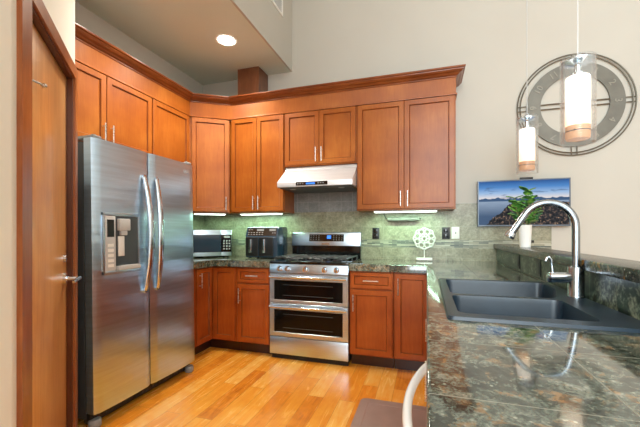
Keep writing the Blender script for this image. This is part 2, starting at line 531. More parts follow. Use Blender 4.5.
def obj(name, bm, mat, parent=None, loc=(0, 0, 0), rz=0.0, smooth=35, label=None):
    bmesh.ops.recalc_face_normals(bm, faces=bm.faces[:])
    me = bpy.data.meshes.new(name)
    bm.to_mesh(me); bm.free()
    for m in (mat if isinstance(mat, (list, tuple)) else [mat]): me.materials.append(m)
    me.shade_smooth()
    me.set_sharp_from_angle(angle=math.radians(smooth))
    o = bpy.data.objects.new(name, me)
    COL.objects.link(o)
    o.location = loc; o.rotation_euler = (0, 0, rz)
    if parent: o.parent = parent
    if label: o['label'] = label
    return o

def thing(name, label, cat, loc=(0, 0, 0), rz=0.0, group=None):
    o = bpy.data.objects.new(name, None)
    COL.objects.link(o)
    o.location = loc; o.rotation_euler = (0, 0, rz)
    o['label'] = label; o['category'] = cat
    if group: o['group'] = group
    return o

def tag(o, label, cat, group=None):
    o['label'] = label; o['category'] = cat
    if group: o['group'] = group
    return o

def struct(name, bm, mat, parent=None, **kw):
    o = obj(name, bm, mat, parent, **kw)
    if not parent: o['kind'] = 'structure'
    return o

# ------------------------------------------------------------------ the room
YW, XW, ZC = 3.56, -2.625, 3.0          # back wall, left wall, kitchen ceiling
XS, ZH = -1.444, 4.5                    # edge of the lowered ceiling, high ceiling
bm = new(); box(bm, XW - .1, 3.1, -3.6, YW + .1, -.1, 0); struct('floor', bm, M['floor'])
bm = new(); box(bm, XW - .1, 3.2, YW, YW + .1, 0, ZH); struct('wall_back', bm, M['wall'])
bm = new(); box(bm, XW - .1, XW, 1.40, YW, 0, ZC); struct('wall_left', bm, M['wall'])
bm = new(); box(bm, 3.1, 3.2, -3.6, YW, 0, ZH); struct('wall_right', bm, M['wall'])
bm = new(); box(bm, XW - .1, XS - .02, -1.2, YW, ZC, ZC + .08); struct('ceiling_kitchen', bm, M['ceil'])
bm = new(); box(bm, XS - .02, XS, -1.2, YW, ZC, ZH); struct('wall_soffit', bm, M['wall'])
bm = new(); box(bm, XW - .1, XS - .02, -1.22, -1.2, ZC, ZH); struct('wall_soffit_end', bm, M['wall'])
bm = new(); box(bm, XW - .1, 3.2, -3.6, YW + .1, ZH, ZH + .1); struct('ceiling', bm, M['ceil_hi'])

# diagonal pantry wall: local x runs from near to far, local -y faces the kitchen
FAR = Vector((-1.906, 1.425)); NRM = Vector((0.735, 0.678)); U = Vector((-0.678, 0.735))
LW = 2.4
NEAR = FAR - U * LW
RZ = math.atan2(U.y, U.x)
w0, w1 = LW - 0.873, LW                 # outer edges of the casing
l0, l1 = w0 + .098, w1 - .072           # leaf opening
bm = new()
box(bm, 0, l0, 0, .11, 0, ZH); box(bm, l0, l1, 0, .11, 2.04, ZH); box(bm, l1, w1, 0, .11, 0, ZH)
struct('wall_pantry', bm, M['wall_pantry'], loc=(NEAR.x, NEAR.y, 0), rz=RZ)
bm = new(); box(bm, XW, FAR.x - .02, 1.33, 1.425, 0, ZC); struct('wall_alcove', bm, M['wall'])
bm = new()
box(bm, w0, l0, -.016, 0, 0, 2.04); box(bm, l1, w1 - .02, -.016, 0, 0, 2.04); box(bm, w0, w1 - .02, -.016, 0, 2.04, 2.105)
struct('trim_1', bm, M['casing'], loc=(NEAR.x, NEAR.y, 0), rz=RZ)
dr = obj('door_1', new(), M['door'], loc=(NEAR.x, NEAR.y, 0), rz=RZ)
dr['kind'] = 'structure'
bm = new()
box(bm, l0, l0 + .012, -.004, .10, 0, 2.04); box(bm, l1 - .012, l1, -.004, .10, 0, 2.04); box(bm, l0, l1, -.004, .10, 2.028, 2.04)
obj('door_jamb', bm, M['jamb_shade'], dr)
bm = new(); box(bm, l0 + .014, l1 - .014, .022, .062, .008, 2.025, .002); obj('door_leaf', bm, M['door'], dr)
for hz in (1.70, 1.05, .25):
    bm = new()
    cyl(bm, (l0 + .016, .004, hz - .05), (l0 + .016, .004, hz + .05), .007, 10)
    box(bm, l0 + .016, l0 + .05, .019, .023, hz - .045, hz + .045)
    if hz > 1.5:
        cyl(bm, (l0 + .016, .004, hz + .055), (l0 + .07, -.03, hz + .055), .004, 8)
        cyl(bm, (l0 + .07, -.03, hz + .055), (l0 + .078, -.035, hz + .055), .009, 10)
    obj('hinge', bm, M['nickel'], dr)
bm = new()
hx = l1 - .07
cyl(bm, (hx, .022, .945), (hx, .008, .945), .031, 24)
cyl(bm, (hx, .01, .945), (hx, -.045, .945), .011, 14)
tube(bm, [(hx + .004, -.045, .945), (hx - .03, -.047, .946), (hx - .07, -.046, .944), (hx - .115, -.042, .938)], [.011, .0105, .009, .007], 12)
obj('lever_handle', bm, M['chrome'], dr)
bm = new(); cyl(bm, (hx, .0225, 1.05), (hx, .0225 - .012, 1.05), .018, 20); obj('keyhole_rose', bm, M['chrome'], dr)

# vent grille high on the side of the lowered ceiling
v = thing('vent_grille', 'white wall vent high on the side face of the lowered ceiling', 'vent', (XS, 3.10, 3.44))
bm = new()
box(bm, 0, .012, -.19, .175, 0, .025); box(bm, 0, .012, -.19, .175, .215, .24); box(bm, 0, .012, -.19, -.165, .025, .215); box(bm, 0, .012, .15, .175, .025, .215)
obj('frame', bm, M['white'], v)
bm = new()
for i in range(9):
    z = .035 + i * .02
    prism(bm, [(.001, z), (.010, z + .010), (.010, z + .013), (.001, z + .003)], -.165, .15, lambda a, b, c: (a, c, b))
obj('louvre', bm, M['lgrey'], v)

# recessed ceiling lights
def can_light(loc, label):
    t = thing('recessed_ceiling_light', label, 'ceiling light', loc, 0, 'recessed ceiling lights')
    bm = new(); lathe(bm, [(.078, -.004), (.098, -.006), (.10, -.001), (.10, 0), (.078, 0), (.078, -.004)], seg=36); obj('trim_ring', bm, M['white'], t)
    bm = new(); lathe(bm, [(0, -.022), (.04, -.019), (.065, -.011), (.077, -.001), (0, -.0005)], seg=32); obj('lens', bm, M['can'], t)
    d = bpy.data.lights.new('can_glow', 'SPOT'); d.energy = 46; d.spot_size = math.radians(140); d.spot_blend = .8; d.shadow_soft_size = .07; d.color = (1, .93, .82)
    o = bpy.data.objects.new('can_glow', d); COL.objects.link(o); o.parent = t; o.location = (0, 0, -.05)
can_light((-1.80, 2.79, ZC), 'round glowing recessed light in the lowered ceiling over the range side')
can_light((-1.84, 2.085, ZC), 'recessed light just at the top edge of the picture, over the fridge')

# ------------------------------------------------------------------ tile
t = obj('tile_backsplash', new(), M['tile'])
bm = bmesh.new()
box(bm, XW + .012, 0.30, YW - .012, YW - .001, .90, 1.41); box(bm, .30, 1.075, YW - .012, YW - .001, .90, 1.467); box(bm, .27, .30, YW - .012, YW - .001, 1.41, 1.467)
bmesh.ops.recalc_face_normals(bm, faces=bm.faces[:]); bm.to_mesh(t.data); bm.free()
tag(t, 'green-beige stone tile backsplash with a thin mosaic band along the back wall', 'backsplash')
bm = new(); box(bm, XW + .001, XW + .012, 2.47, YW, .90, 1.41)
tag(obj('tile_backsplash', bm, M['tile_left']), 'stone tile backsplash on the left wall, in the corner behind the microwave', 'backsplash')
bm = new(); box(bm, -1.412, -.652, YW - .014, YW - .001, 1.412, 1.86)
tag(obj('tile_backsplash', bm, M['tile_grey']), 'grey square tiles on the wall right under the range hood', 'backsplash')

# ------------------------------------------------------------------ cabinets
def pull(bm, p0, p1, out=.03, r=.0055):
    "bar pull between two points of a front, standing off by out towards -y"
    p0, p1 = Vector(p0), Vector(p1)
    d = (p1 - p0).normalized()
    o = Vector((0, -out, 0))
    cyl(bm, p0 + o, p1 + o, r, 12)
    for q in (p0 + d * .022, p1 - d * .022): cyl(bm, q, q + o, r * .8, 10)

def panel(bm, x0, x1, z0, z1, y, t=.02, fw=.058):
    L = []
    for ins, dy in ((0, 0), (0, -t + .0025), (.0025, -t), (fw, -t), (fw + .002, -t + .004), (fw + .007, -t + .012)):
        L.append([bm.verts.new(p) for p in ((x0 + ins, y + dy, z0 + ins), (x1 - ins, y + dy, z0 + ins), (x1 - ins, y + dy, z1 - ins), (x0 + ins, y + dy, z1 - ins))])
    for k, (a, b) in enumerate(zip(L, L[1:])):
        for i in range(4):
            j = (i + 1) % 4
            f = bm.faces.new((a[i], a[j], b[j], b[i]))
            f.material_index = 1 if k >= 3 else 0
    bm.faces.new(L[-1]); bm.faces.new(L[0][::-1])

def door(par, x0, x1, z0, z1, mat, handle=None, hz=None, kind='door', y=0.0, ext=True):
    "handle: x of a vertical pull, or 'h' for a level one"
    bm = new(); panel(bm, x0, x1, z0, z1, y, fw=.044 if kind == 'door' else .030)
    d = obj(kind, bm, [M[mat], M['recess_shade']], par)
    if handle is not None:
        bm = new()
        if handle == 'h': pull(bm, ((x0 + x1) / 2 - .066, y - .018, (z0 + z1) / 2), ((x0 + x1) / 2 + .066, y - .018, (z0 + z1) / 2))
        else: pull(bm, (handle, y - .018, hz[0]), (handle, y - .018, hz[1]))
        obj('handle', bm, M['nickel'], d, label='brushed nickel bar pull')
    return d

def upper(label, x0, x1, y, z0, z1, depth, mat, doors, loc=None, rz=0.0, name='wall_cabinet'):
    "body front at local y=0 ; doors a list of (x0,x1,handle x)"
    w = x1 - x0
    c = thing(name, label, 'cabinet', loc or (x0, y, z0), rz, 'wall cabinets')
    bm = new(); box(bm, .001, w - .001, 0, depth, 0, z1 - z0, .0015, 1); obj('body', bm, M[mat], c)
    for a, b, h in doors: door(c, a, b, .012, z1 - z0 - .004, mat, h, (.03, .175))
    return c

ZU, ZT = 1.40, 2.42
YU = 3.274     # body front of the back run
upper('two-door wall cabinet left of the range hood, over the air fryer', -2.05, -1.414, YU, ZU, ZT, YW - YU - .014, 'cab', [(.012, .316, .288), (.320, .628, .348)])
upper('short two-door wall cabinet directly above the range hood', -1.414, -.65, YU, 1.868, ZT, YW - YU - .003, 'cab', [(.012, .380, .352), (.384, .752, .412)])
upper('large two-door wall cabinet right of the range hood', -.65, .25, YU, ZU, ZT, YW - YU - .014, 'cab', [(.012, .447, .418), (.453, .888, .482)])
# over the fridge: faces +x
XU = -2.415
upper('two-door wall cabinet above the refrigerator', 0, 1.074, 0, 1.86, ZT, XU - XW - .003, 'cab', [(.02, .605, .574), (.611, 1.068, .645)], loc=(XU, 1.436, 1.86), rz=PI / 2)
upper('single-door wall cabinet between the refrigerator cabinet and the diagonal corner cabinet', 0, .512, 0, 1.40, ZT, XU - XW - .014, 'cab', [(.008, .506, .035)], loc=(XU, 2.512, 1.40), rz=PI / 2)
# diagonal corner cabinet
A = Vector((-2.395, 3.03)); B = Vector((-2.055, 3.255)); D = (B - A).normalized(); N = Vector((D.y, -D.x))
A2, B2 = A - N * .02, B - N * .02
c = thing('wall_cabinet', 'diagonal single-door corner wall cabinet above the microwave', 'cabinet', (A2.x, A2.y, ZU), math.atan2(D.y, D.x), 'wall cabinets')
inv = Matrix.Rotation(-math.atan2(D.y, D.x), 2)
loc2 = lambda p: tuple(inv @ (Vector(p) - A2))
ln = (B - A).length
bm = new()
prism(bm, [loc2(p) for p in ((A2.x + .004, A2.y + .004), (B2.x - .004, B2.y - .004), (-2.056, YW - .014), (XW + .014, YW - .014), (XW + .014, 3.026), (XU, 3.026))], 0, ZT - ZU)
obj('body', bm, M['cab'], c)
door(c, .012, ln - .012, .012, ZT - ZU - .004, 'cab', ln - .042, (.03, .175))

# crown moulding with the frieze under it
path = [(XU + .012, 1.44), (XU + .012, A.y + .004), (B.x + .003, YU - .012), (.25, YU - .012), (.25, YW - .003)]
cr = thing('crown_moulding', 'dark cherry crown moulding with frieze board running along the tops of all wall cabinets', 'moulding', (0, 0, 0))
bm = new()
sweep(bm, path, [(-.03, 2.575), (.004, 2.575), (.008, 2.58), (.008, 2.588), (.022, 2.594), (.030, 2.604), (.048, 2.612), (.060, 2.624), (.062, 2.630), (.072, 2.634), (.075, 2.640), (.075, 2.648), (-.03, 2.648)])
obj('crown', bm, M['crown'], cr, smooth=12)
bm = new()
sweep(bm, path, [(-.02, 2.421), (.010, 2.421), (.012, 2.427), (.010, 2.434), (.001, 2.436), (.001, 2.576), (-.02, 2.576)])
obj('frieze_board', bm, M['cab'], cr)
bm = new(); box(bm, -.13, .13, 0, .228, 0, ZC - 2.50 - .001, .002, 1)
tag(obj('duct_cover', bm, M['duct'], loc=(-1.875, 3.331, 2.50)), 'dark wood box covering the hood duct between the cabinet tops and the ceiling', 'duct cover')

# under-cabinet lights
def strip_light(x, y, w, rz, label, power):
    t = thing('under_cabinet_light', label, 'light', (x, y, ZU), rz, 'strip lights under the wall cabinets')
    bm = new(); box(bm, -w / 2, w / 2, -.03, .03, -.012, -.001, .002, 1); obj('housing', bm, M['white'], t)
    bm = new(); box(bm, -w / 2 + .01, w / 2 - .01, -.026, .026, -.019, -.012, .003, 2); obj('lens', bm, M['strip'], t)
    d = bpy.data.lights.new('strip_glow', 'AREA'); d.shape = 'RECTANGLE'; d.size = w - .03; d.size_y = .04; d.energy = power; d.color = (.52, 1.0, .66)
    o = bpy.data.objects.new('strip_glow', d); COL.objects.link(o); o.parent = t; o.location = (0, 0, -.022)
strip_light(-.20, 3.36, .60, 0, 'lit strip light under the large wall cabinet right of the hood', 2.2)
strip_light(-1.73, 3.36, .50, 0, 'lit strip light under the cabinet above the air fryer', 2.2)
strip_light(-2.27, 3.20, .34, math.atan2(D.y, D.x), 'lit strip light under the diagonal corner cabinet above the microwave', 2.0)

# base cabinets : body front at local y = 0, doors stand in front of it
ZB = .851
def base(label, x0, x1, loc, rz, fronts, depth, open_top=False):
    w = x1 - x0
    c = thing('base_cabinet', label, 'cabinet', loc, rz, 'base cabinets')
    bm = new()
    if open_top:
        for q in ((.001, .02, 0, depth, .11, ZB), (w - .02, w - .001, 0, depth, .11, ZB), (.02, w - .02, 0, .018, .11, ZB), (.02, w - .02, depth - .015, depth, .11, ZB), (.02, w - .02, .018, depth - .015, .11, .13)):
            box(bm, *q)
    else: box(bm, .001, w - .001, 0, depth, .11, ZB, .0015, 1)
    obj('body', bm, M['cab_base'], c)
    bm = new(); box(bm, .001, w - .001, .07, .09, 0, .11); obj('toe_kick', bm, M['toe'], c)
    for kind, a, b, z0, z1, h, hz in fronts: door(c, a, b, z0, z1, 'cab_base', h, hz, kind)
    return c
YB = 2.955
dp = YW - YB - .014
base('base cabinet with one drawer over a door, left of the range', -1.785, -1.42, (-1.785, YB, 0), 0,
     [('drawer', .014, .352, .70, .838, 'h', None), ('door', .014, .352, .125, .686, .042, (.50, .645))], dp)
base('base cabinet with one drawer over a door, right of the range', -.652, -.27, (-.652, YB, 0), 0,
     [('drawer', .014, .372, .70, .838, 'h', None), ('door', .014, .372, .125, .686, .040, (.50, .645))], dp)
base('narrow full-height door base cabinet beside the peninsula', -.27, .03, (-.268, YB, 0), 0,
     [('door', .014, .286, .125, .838, .040, (.66, .80))], dp)
# blind L corner cabinet
c = thing('base_cabinet', 'corner base cabinet with two angled doors below the microwave', 'cabinet', (-2.07, YB, 0), 0, 'base cabinets')
bm = new()
prism(bm, [(0, 0), (.283, 0), (.283, dp), (XW + .014 + 2.07, dp), (XW + .014 + 2.07, -.47), (0, -.47)], .11, ZB)
obj('body', bm, M['cab_base'], c)
bm = new()
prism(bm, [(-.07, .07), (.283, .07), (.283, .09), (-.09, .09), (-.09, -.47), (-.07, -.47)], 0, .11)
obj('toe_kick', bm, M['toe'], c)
door(c, .022, .268, .125, .838, 'cab_base')
bm = new(); panel(bm, 0, .236, 0, .713, 0, fw=.044)
d2 = obj('door', bm, [M['cab_base'], M['recess_shade']], c, loc=(0, -.262, .125), rz=PI / 2)
bm = new(); pull(bm, (.034, -.018, .535), (.034, -.018, .675)); obj('handle', bm, M['nickel'], d2)

# peninsula base units, fronts face -x
XP = .045
base('sink base cabinet with two doors under the peninsula counter', 0, .985, (XP, 2.083, 0), -PI / 2,
     [('door', .014, .487, .125, .838, .457, (.45, .60)), ('door', .497, .971, .125, .838, .527, (.45, .60))], .57, True)
base('blind corner base unit of the peninsula between sink base and back run', 0, .815, (XP, 2.90, 0), -PI / 2,
     [('door', .45, .80, .125, .838, .49, (.45, .60))], .54)
base('end base cabinet of the peninsula nearest the viewer', 0, .26, (XP, .475, 0), -PI / 2,
     [('door', .014, .246, .125, .838, .03, (.45, .60))], .54)

# dishwasher with a bowed white handle
dw = thing('dishwasher', 'white dishwasher with a bowed handle built into the peninsula', 'dishwasher', (XP, 1.09, 0), -PI / 2)
bm = new(); box(bm, .005, .600, .0, .54, .09, ZB, .003, 1); obj('body', bm, M['grey'], dw)
bm = new(); box(bm, .005, .600, -.022, -.001, .10, ZB - .004, .004, 2); obj('door', bm, M['white_app'], dw)
bm = new(); box(bm, .005, .600, .05, .07, 0, .09); obj('kick_plate', bm, M['dark'], dw)
bm = new()
pts = []
for i in range(25):
    s = i / 24
    pts.append((.03 + .545 * s, -.030 - .056 * (math.sin(PI * s) ** .75), .800))
tube(bm, pts, [.0100] * 25, 14, flat=1.3)
for x in (.03, .575): cyl(bm, (x, -.02, .80), (x, -.034, .80), .017, 14)
obj('handle', bm, M['white_app'], dw)

# ------------------------------------------------------------------ counters
ZK = .914
bm = new()
prism(bm, [(-1.42, 2.915), (-1.42, YW - .013), (XW + .013, YW - .013), (XW + .013, 2.476), (-2.03, 2.476), (-2.03, 2.915)], ZB + .001, ZK, bev=.008)
tag(obj('countertop', bm, M['granite']), 'dark speckled granite countertop in the left corner under microwave and air fryer', 'countertop')
SX0, SX1, SY0, SY1 = .082, .600, 1.165, 2.060     # cut-out for the sink
bm = new()
o = [(-.652, 2.915), (.0, 2.915), (.0, .14), (.628, .14), (.628, YW - .013), (-.652, YW - .013)]
h = [(SX0, SY0), (SX1, SY0), (SX1, SY1), (SX0, SY1)]
def slab_with_hole(bm, outer, hole, z0, z1, bev):
    rims = []
    for z in (z0, z1):
        ov = [bm.verts.new((x, y, z)) for x, y in outer]; hv = [bm.verts.new((x, y, z)) for x, y in hole]
        es = [bm.edges.new((vs[i], vs[(i + 1) % len(vs)])) for vs in (ov, hv) for i in range(len(vs))]
        bmesh.ops.triangle_fill(bm, use_beauty=True, use_dissolve=False, edges=es)
        rims.append((ov, hv))
    for k in (0, 1):
        a, b = rims[0][k], rims[1][k]
        for i in range(len(a)):
            j = (i + 1) % len(a)
            bm.faces.new((a[i], a[j], b[j], b[i]))
    if bev:
        es = [e for e in bm.edges if all(v in rims[1][0] for v in e.verts) and len(e.link_faces) == 2 and abs(e.calc_face_angle(0)) > .5]
        bmesh.ops.bevel(bm, geom=es, offset=bev, segments=3, profile=.5, affect='EDGES')
slab_with_hole(bm, o, h, ZB + .001, ZK, .008)
tag(obj('countertop', bm, M['granite']), 'polished granite peninsula countertop in the foreground around the black sink', 'countertop')

# raised bar : pony wall, splash and polished ledge
bm = new(); box(bm, .640, .76, .10, YW, 0, 1.036); struct('wall_bar', bm, M['wall'])
bm = new(); box(bm, .629, .639, .10, YW - .013, ZK + .001, 1.036)
tag(obj('bar_splash', bm, M['bar_tile']), 'dark green granite splash behind the sink, below the raised bar ledge', 'backsplash')
bm = new(); prism(bm, [(.600, .08), (.775, .08), (.775, YW - .013), (.600, YW - .013)], 1.037, 1.080, bev=.005)
tag(obj('bar_ledge', bm, M['granite_edge']), 'raised polished granite bar ledge behind the sink', 'countertop')
for k, yy in enumerate((2.28, 2.75)):
    bm = new()
    box(bm, .624, .6285, yy - .036, yy + .036, .93, 1.03, .0015, 1); box(bm, .622, .6245, yy - .017, yy + .017, .945, 1.015, .001, 1)
    tag(obj('power_outlet', bm, M['dark']), ('nearer' if k == 0 else 'farther') + ' of the two black outlets in the dark splash under the bar ledge', 'outlet')

# ------------------------------------------------------------------ sink
sk = thing('kitchen_sink', 'black composite double-bowl sink set in the peninsula counter', 'sink', (0, 0, ZK))
bm = new()
outer = [(.066, 1.147), (.612, 1.147), (.612, 2.078), (.066, 2.078)]
bowls = [[(.100, 1.205), (.500, 1.205), (.500, 1.540), (.100, 1.540)],
         [(.100, 1.580), (.500, 1.580), (.578, 1.86), (.578, 2.035), (.100, 2.035)]]
def rounded(poly, r, k=5):
    out = []
    n = len(poly)
    for i in range(n):
        p, a, b = Vector(poly[i]), Vector(poly[i - 1]), Vector(poly[(i + 1) % n])
        d0, d1 = (a - p).normalized(), (b - p).normalized()
        p0, p1 = p + d0 * r, p + d1 * r
        for s in range(k + 1):
            u_ = s / k
            q = p0 * (1 - u_) ** 2 + p * 2 * u_ * (1 - u_) + p1 * u_ ** 2
            out.append((q.x, q.y))
    return out
zt = .011
ro = rounded(outer, .02)
rb = [rounded(b, .035) for b in bowls]
top_o = [bm.verts.new((x, y, zt)) for x, y in ro]
es = [bm.edges.new((top_o[i], top_o[(i + 1) % len(top_o)])) for i in range(len(top_o))]
tops = []
for b in rb:
    vs = [bm.verts.new((x, y, zt)) for x, y in b]
    tops.append(vs)
    es += [bm.edges.new((vs[i], vs[(i + 1) % len(vs)])) for i in range(len(vs))]
bmesh.ops.triangle_fill(bm, use_beauty=True, use_dissolve=False, edges=es)
low = [bm.verts.new((x + (.004 if x > .3 else -.004), y + (.004 if y > 1.6 else -.004), .0006)) for x, y in ro]
for i in range(len(ro)):
    j = (i + 1) % len(ro)
    bm.faces.new((top_o[i], top_o[j], low[j], low[i]))
for vs, b in zip(tops, rb):
    cx = sum(p[0] for p in b) / len(b); cy = sum(p[1] for p in b) / len(b)
    prev = vs
    for k, zz in ((.985, -.004), (.94, -.17), (.88, -.195)):
        nx = [bm.verts.new((cx + (x - cx) * k, cy + (y - cy) * k, zz)) for x, y in b]
        for i in range(len(b)):
            j = (i + 1) % len(b)
            bm.faces.new((prev[i], prev[j], nx[j], nx[i]))
        prev = nx
    bm.faces.new(prev)
obj('basin', bm, M['sink'], sk, smooth=50)
for cx, cy in ((.30, 1.37), (.31, 1.80)):
    bm = new(); lathe(bm, [(.0, -.192), (.028, -.192), (.032, -.189), (.045, -.189), (.047, -.1935)], (cx, cy, 0), 24); obj('drain', bm, M['chrome'], sk)

# faucet
FX, FY = .583, 1.640
fc = thing('kitchen_faucet', 'tall brushed steel gooseneck faucet at the back of the sink', 'faucet', (FX, FY, ZK + zt))
bm = new(); lathe(bm, [(0, 0), (.031, 0), (.031, .006), (.0285, .010), (.0285, .120), (.026, .124), (0, .124)], seg=28); obj('body', bm, M['steel_v'], fc)
bm = new()
pts = [(0, 0, .12), (0, 0, .20), (0, 0, .27)]
R = .10
for i in range(1, 19):
    a = i / 18 * math.radians(152)
    pts.append((-R + R * math.cos(a), 0, .288 + R * 1.0 * math.sin(a)))
e = Vector(pts[-1]); d = (Vector(pts[-1]) - Vector(pts[-2])).normalized()
for s in (.03, .06, .09): pts.append(tuple(e + d * s))
tube(bm, pts, .0145, 18)
obj('gooseneck', bm, M['steel_v'], fc)
bm = new()
q0 = e + d * .085
cyl(bm, q0, q0 + d * .016, .0185, 18, .021); cyl(bm, q0 + d * .016, q0 + d * .024, .0215, 18, .019)
obj('spray_head', bm, M['chrome'], fc)
bm = new()
cyl(bm, (-.018, 0, .078), (-.098, -.012, .078), .0215, 20); cyl(bm, (-.098, -.012, .078), (-.101, -.0125, .078), .0215, 20, .016)
obj('valve', bm, M['chrome'], fc)
bm = new()
tube(bm, [(-.084, -.010, .092), (-.087, -.011, .125), (-.092, -.012, .152), (-.100, -.013, .163), (-.108, -.014, .158), (-.111, -.0145, .146)], .0048, 10)
obj('lever', bm, M['chrome'], fc)

# ------------------------------------------------------------------ refrigerator (local x along +Y, local -y faces +X)
fr = thing('refrigerator', 'stainless side-by-side refrigerator with dispenser in the left door', 'refrigerator', (-1.886, 1.536, 0), PI / 2)
fr.rotation_euler.x = -.015          # levelled leaning slightly back, as refrigerators are
W = .934
bm = new(); box(bm, .004, W - .004, .085, .700, .05, 1.745, .004, 2); obj('cabinet_body', bm, M['fridge_side'], fr)
bm = new(); box(bm, .01, W - .01, .06, .11, .022, .088, .006, 2)
for i in range(26): box(bm, .06 + i * .031, .078 + i * .031, .057, .062, .035, .075)
obj('base_grille', bm, M['dark'], fr)
for x in (.035, W - .035):
    bm = new(); lathe(bm, [(0, 0), (.03, 0), (.036, .01), (.036, .04), (.03, .05), (0, .05)], (x, .05, 0), 20); obj('foot', bm, M['grey'], fr)
SPL = .440
def fridge_door(x0, x1):
    bm = new()
    prof = []
    n = 14
    for i in range(n + 1):
        s = i / n
        x = x0 + (x1 - x0) * s
        edge = min(s, 1 - s) * (x1 - x0)
        b = .012 * max(0, 1 - edge / .03) ** 2 - .006 * math.sin(PI * s)
        prof.append((x, .006 + b))
    poly = prof + [(x1, .075), (x0, .075)]
    prism(bm, poly, .092, 1.764, bev=0)
    return bm
def handle_bow(x, lean):
    bm = new()
    pts, rs = [], []
    for i in range(29):
        s = i / 28
        z = .78 + .80 * s
        pts.append((x + lean * (1 - math.sin(PI * s)) * .4, -.006 - .048 * math.sin(PI * s) ** .8, z))
        rs.append(.011 + .006 * math.sin(PI * s))
    tube(bm, pts, rs, 14, flat=1.5)
    for z in (.78, 1.58): cyl(bm, (x + lean * .4, .004, z), (x + lean * .4, -.014, z), .016, 14)
    return bm
bm = fridge_door(.002, SPL - .004)
dl = obj('freezer_door', bm, M['fridge'], fr, smooth=25)
obj('handle', handle_bow(SPL - .045, -.03), M['chrome'], dl)
# dispenser
dx0, dx1, dz0, dz1 = .055, .335, .925, 1.315
bm = new()
for a in ((dx0, dx1, dz1 - .022, dz1), (dx0, dx1, dz0, dz0 + .022), (dx0, dx0 + .014, dz0, dz1), (dx1 - .014, dx1, dz0, dz1)):
    box(bm, a[0], a[1], -.010, .012, a[2], a[3], .003, 2)
disp = obj('dispenser_frame', bm, M['steel'], dl)
bm = new(); box(bm, dx0 + .014, dx0 + .088, -.011, .008, dz0 + .022, dz1 - .022, .003, 2); obj('control_panel', bm, M['lgrey'], disp)
bm = new(); box(bm, dx0 + .026, dx0 + .076, -.013, -.010, dz1 - .155, dz1 - .045, .001, 1); obj('display', bm, M['dark'], disp)
bm = new()
for i in range(5): box(bm, dx0 + .030, dx0 + .072, -.0125, -.010, dz0 + .045 + i * .032, dz0 + .064 + i * .032, .001, 1)
obj('button_column', bm, M['white'], disp)
bm = new(); box(bm, dx0 + .088, dx1 - .014, -.004, .005, dz0 + .022, dz1 - .022); obj('recess', bm, plain('recess_grey', (70, 74, 78), .35), disp)
bm = new(); box(bm, dx0 + .100, dx0 + .185, -.032, -.004, dz1 - .115, dz1 - .038, .006, 2); box(bm, dx0 + .118, dx0 + .165, -.026, -.004, dz1 - .145, dz1 - .115, .004, 2); obj('ice_chute', bm, M['lgrey'], disp)
bm = new(); box(bm, dx0 + .105, dx0 + .150, -.016, -.004, dz0 + .11, dz1 - .15, .004, 2); obj('paddle', bm, M['white'], disp)
bm = new(); box(bm, dx0 + .090, dx1 - .016, -.034, -.004, dz0 + .022, dz0 + .050, .004, 2); obj('drip_tray', bm, M['lgrey'], disp)
bm = fridge_door(SPL + .004, W - .002)
d2 = obj('fridge_door', bm, M['fridge'], fr, smooth=25)
obj('handle', handle_bow(SPL + .045, .03), M['chrome'], d2)
bm = new()
tf = Matrix.Translation((.845, -.0, 1.695)) @ Matrix.Rotation(PI / 2, 4, 'X')
text_mesh(bm, 'LG', .026, .002, tf)
tube(bm, [(.815 + .012 * math.cos(a * PI / 8), -.001, 1.695 + .012 * math.sin(a * PI / 8)) for a in range(16)], .0016, 6, closed=True)
obj('logo', bm, M['lgrey'], d2, label='pale round maker mark with two letters')
for x in (.045, W - .045):
    bm = new(); box(bm, x - .03, x + .03, .015, .15, 1.765, 1.785, .006, 2); cyl(bm, (x, .045, 1.76), (x, .045, 1.792), .014, 14); obj('hinge_cover', bm, M['grey'], fr)

# ------------------------------------------------------------------ range
rg = thing('gas_range', 'stainless double-oven gas range between the base cabinets', 'range', (-1.417, 2.925, 0))
W = .762
bm = new(); box(bm, .003, W - .003, .03, .61, .03, .895, .002, 1); obj('body', bm, M['dark'], rg)
bm = new(); box(bm, 0, W, .0, .565, .896, .918, .004, 2); obj('cooktop', bm, M['black'], rg)
bm = new()
prism(bm, [(-.012, .812), (.03, .812), (.03, .893), (.004, .893)], .002, W - .002, lambda a, b, c: (c, a, b), bev=.002)
obj('knob_panel', bm, M['steel'], rg)
for x in (.105, .185, .365, .545, .655):
    bm = new()
    y0 = -.005
    cyl(bm, (x, y0, .852), (x, y0 - .010, .850), .026, 24, .024)
    cyl(bm, (x, y0 - .010, .850), (x, y0 - .034, .845), .019, 20, .017)
    box(bm, x - .004, x + .004, y0 - .042, y0 - .010, .830, .862, .002, 1)
    obj('knob', bm, M['chrome'], rg)
def oven_door(z0, z1, wz0, wz1, hz):
    bm = new()
    x0, x1, a0, a1 = .002, W - .002, .048, W - .052
    for a in ((x0, x1, z0, wz0), (x0, x1, wz1, z1), (x0, a0, wz0, wz1), (a1, x1, wz0, wz1)):
        box(bm, a[0], a[1], -.004, .029, a[2], a[3], .0015, 1)
    d = obj('oven_door', bm, M['steel'], rg)
    bm = new(); box(bm, a0, a1, .0, .028, wz0, wz1); obj('window', bm, M['ovenglass'], d)
    bm = new()
    box(bm, a0 + .09, a1 - .09, -.0006, .0004, wz0 + .04, wz0 + .044); box(bm, a0 + .09, a1 - .09, -.0006, .0004, wz1 - .044, wz1 - .04)
    obj('window_outline', bm, M['iron'], d)
    bm = new()
    pts = [(.012 + (W - .024) * i / 14, -.030 - .012 * math.sin(PI * i / 14), hz) for i in range(15)]
    tube(bm, pts, .012, 14, flat=1.1)
    for x in (.03, W - .03): box(bm, x - .012, x + .012, -.034, -.003, hz - .012, hz + .012, .003, 1)
    obj('handle', bm, M['chrome'], d)
oven_door(.530, .806, .560, .742, .775)
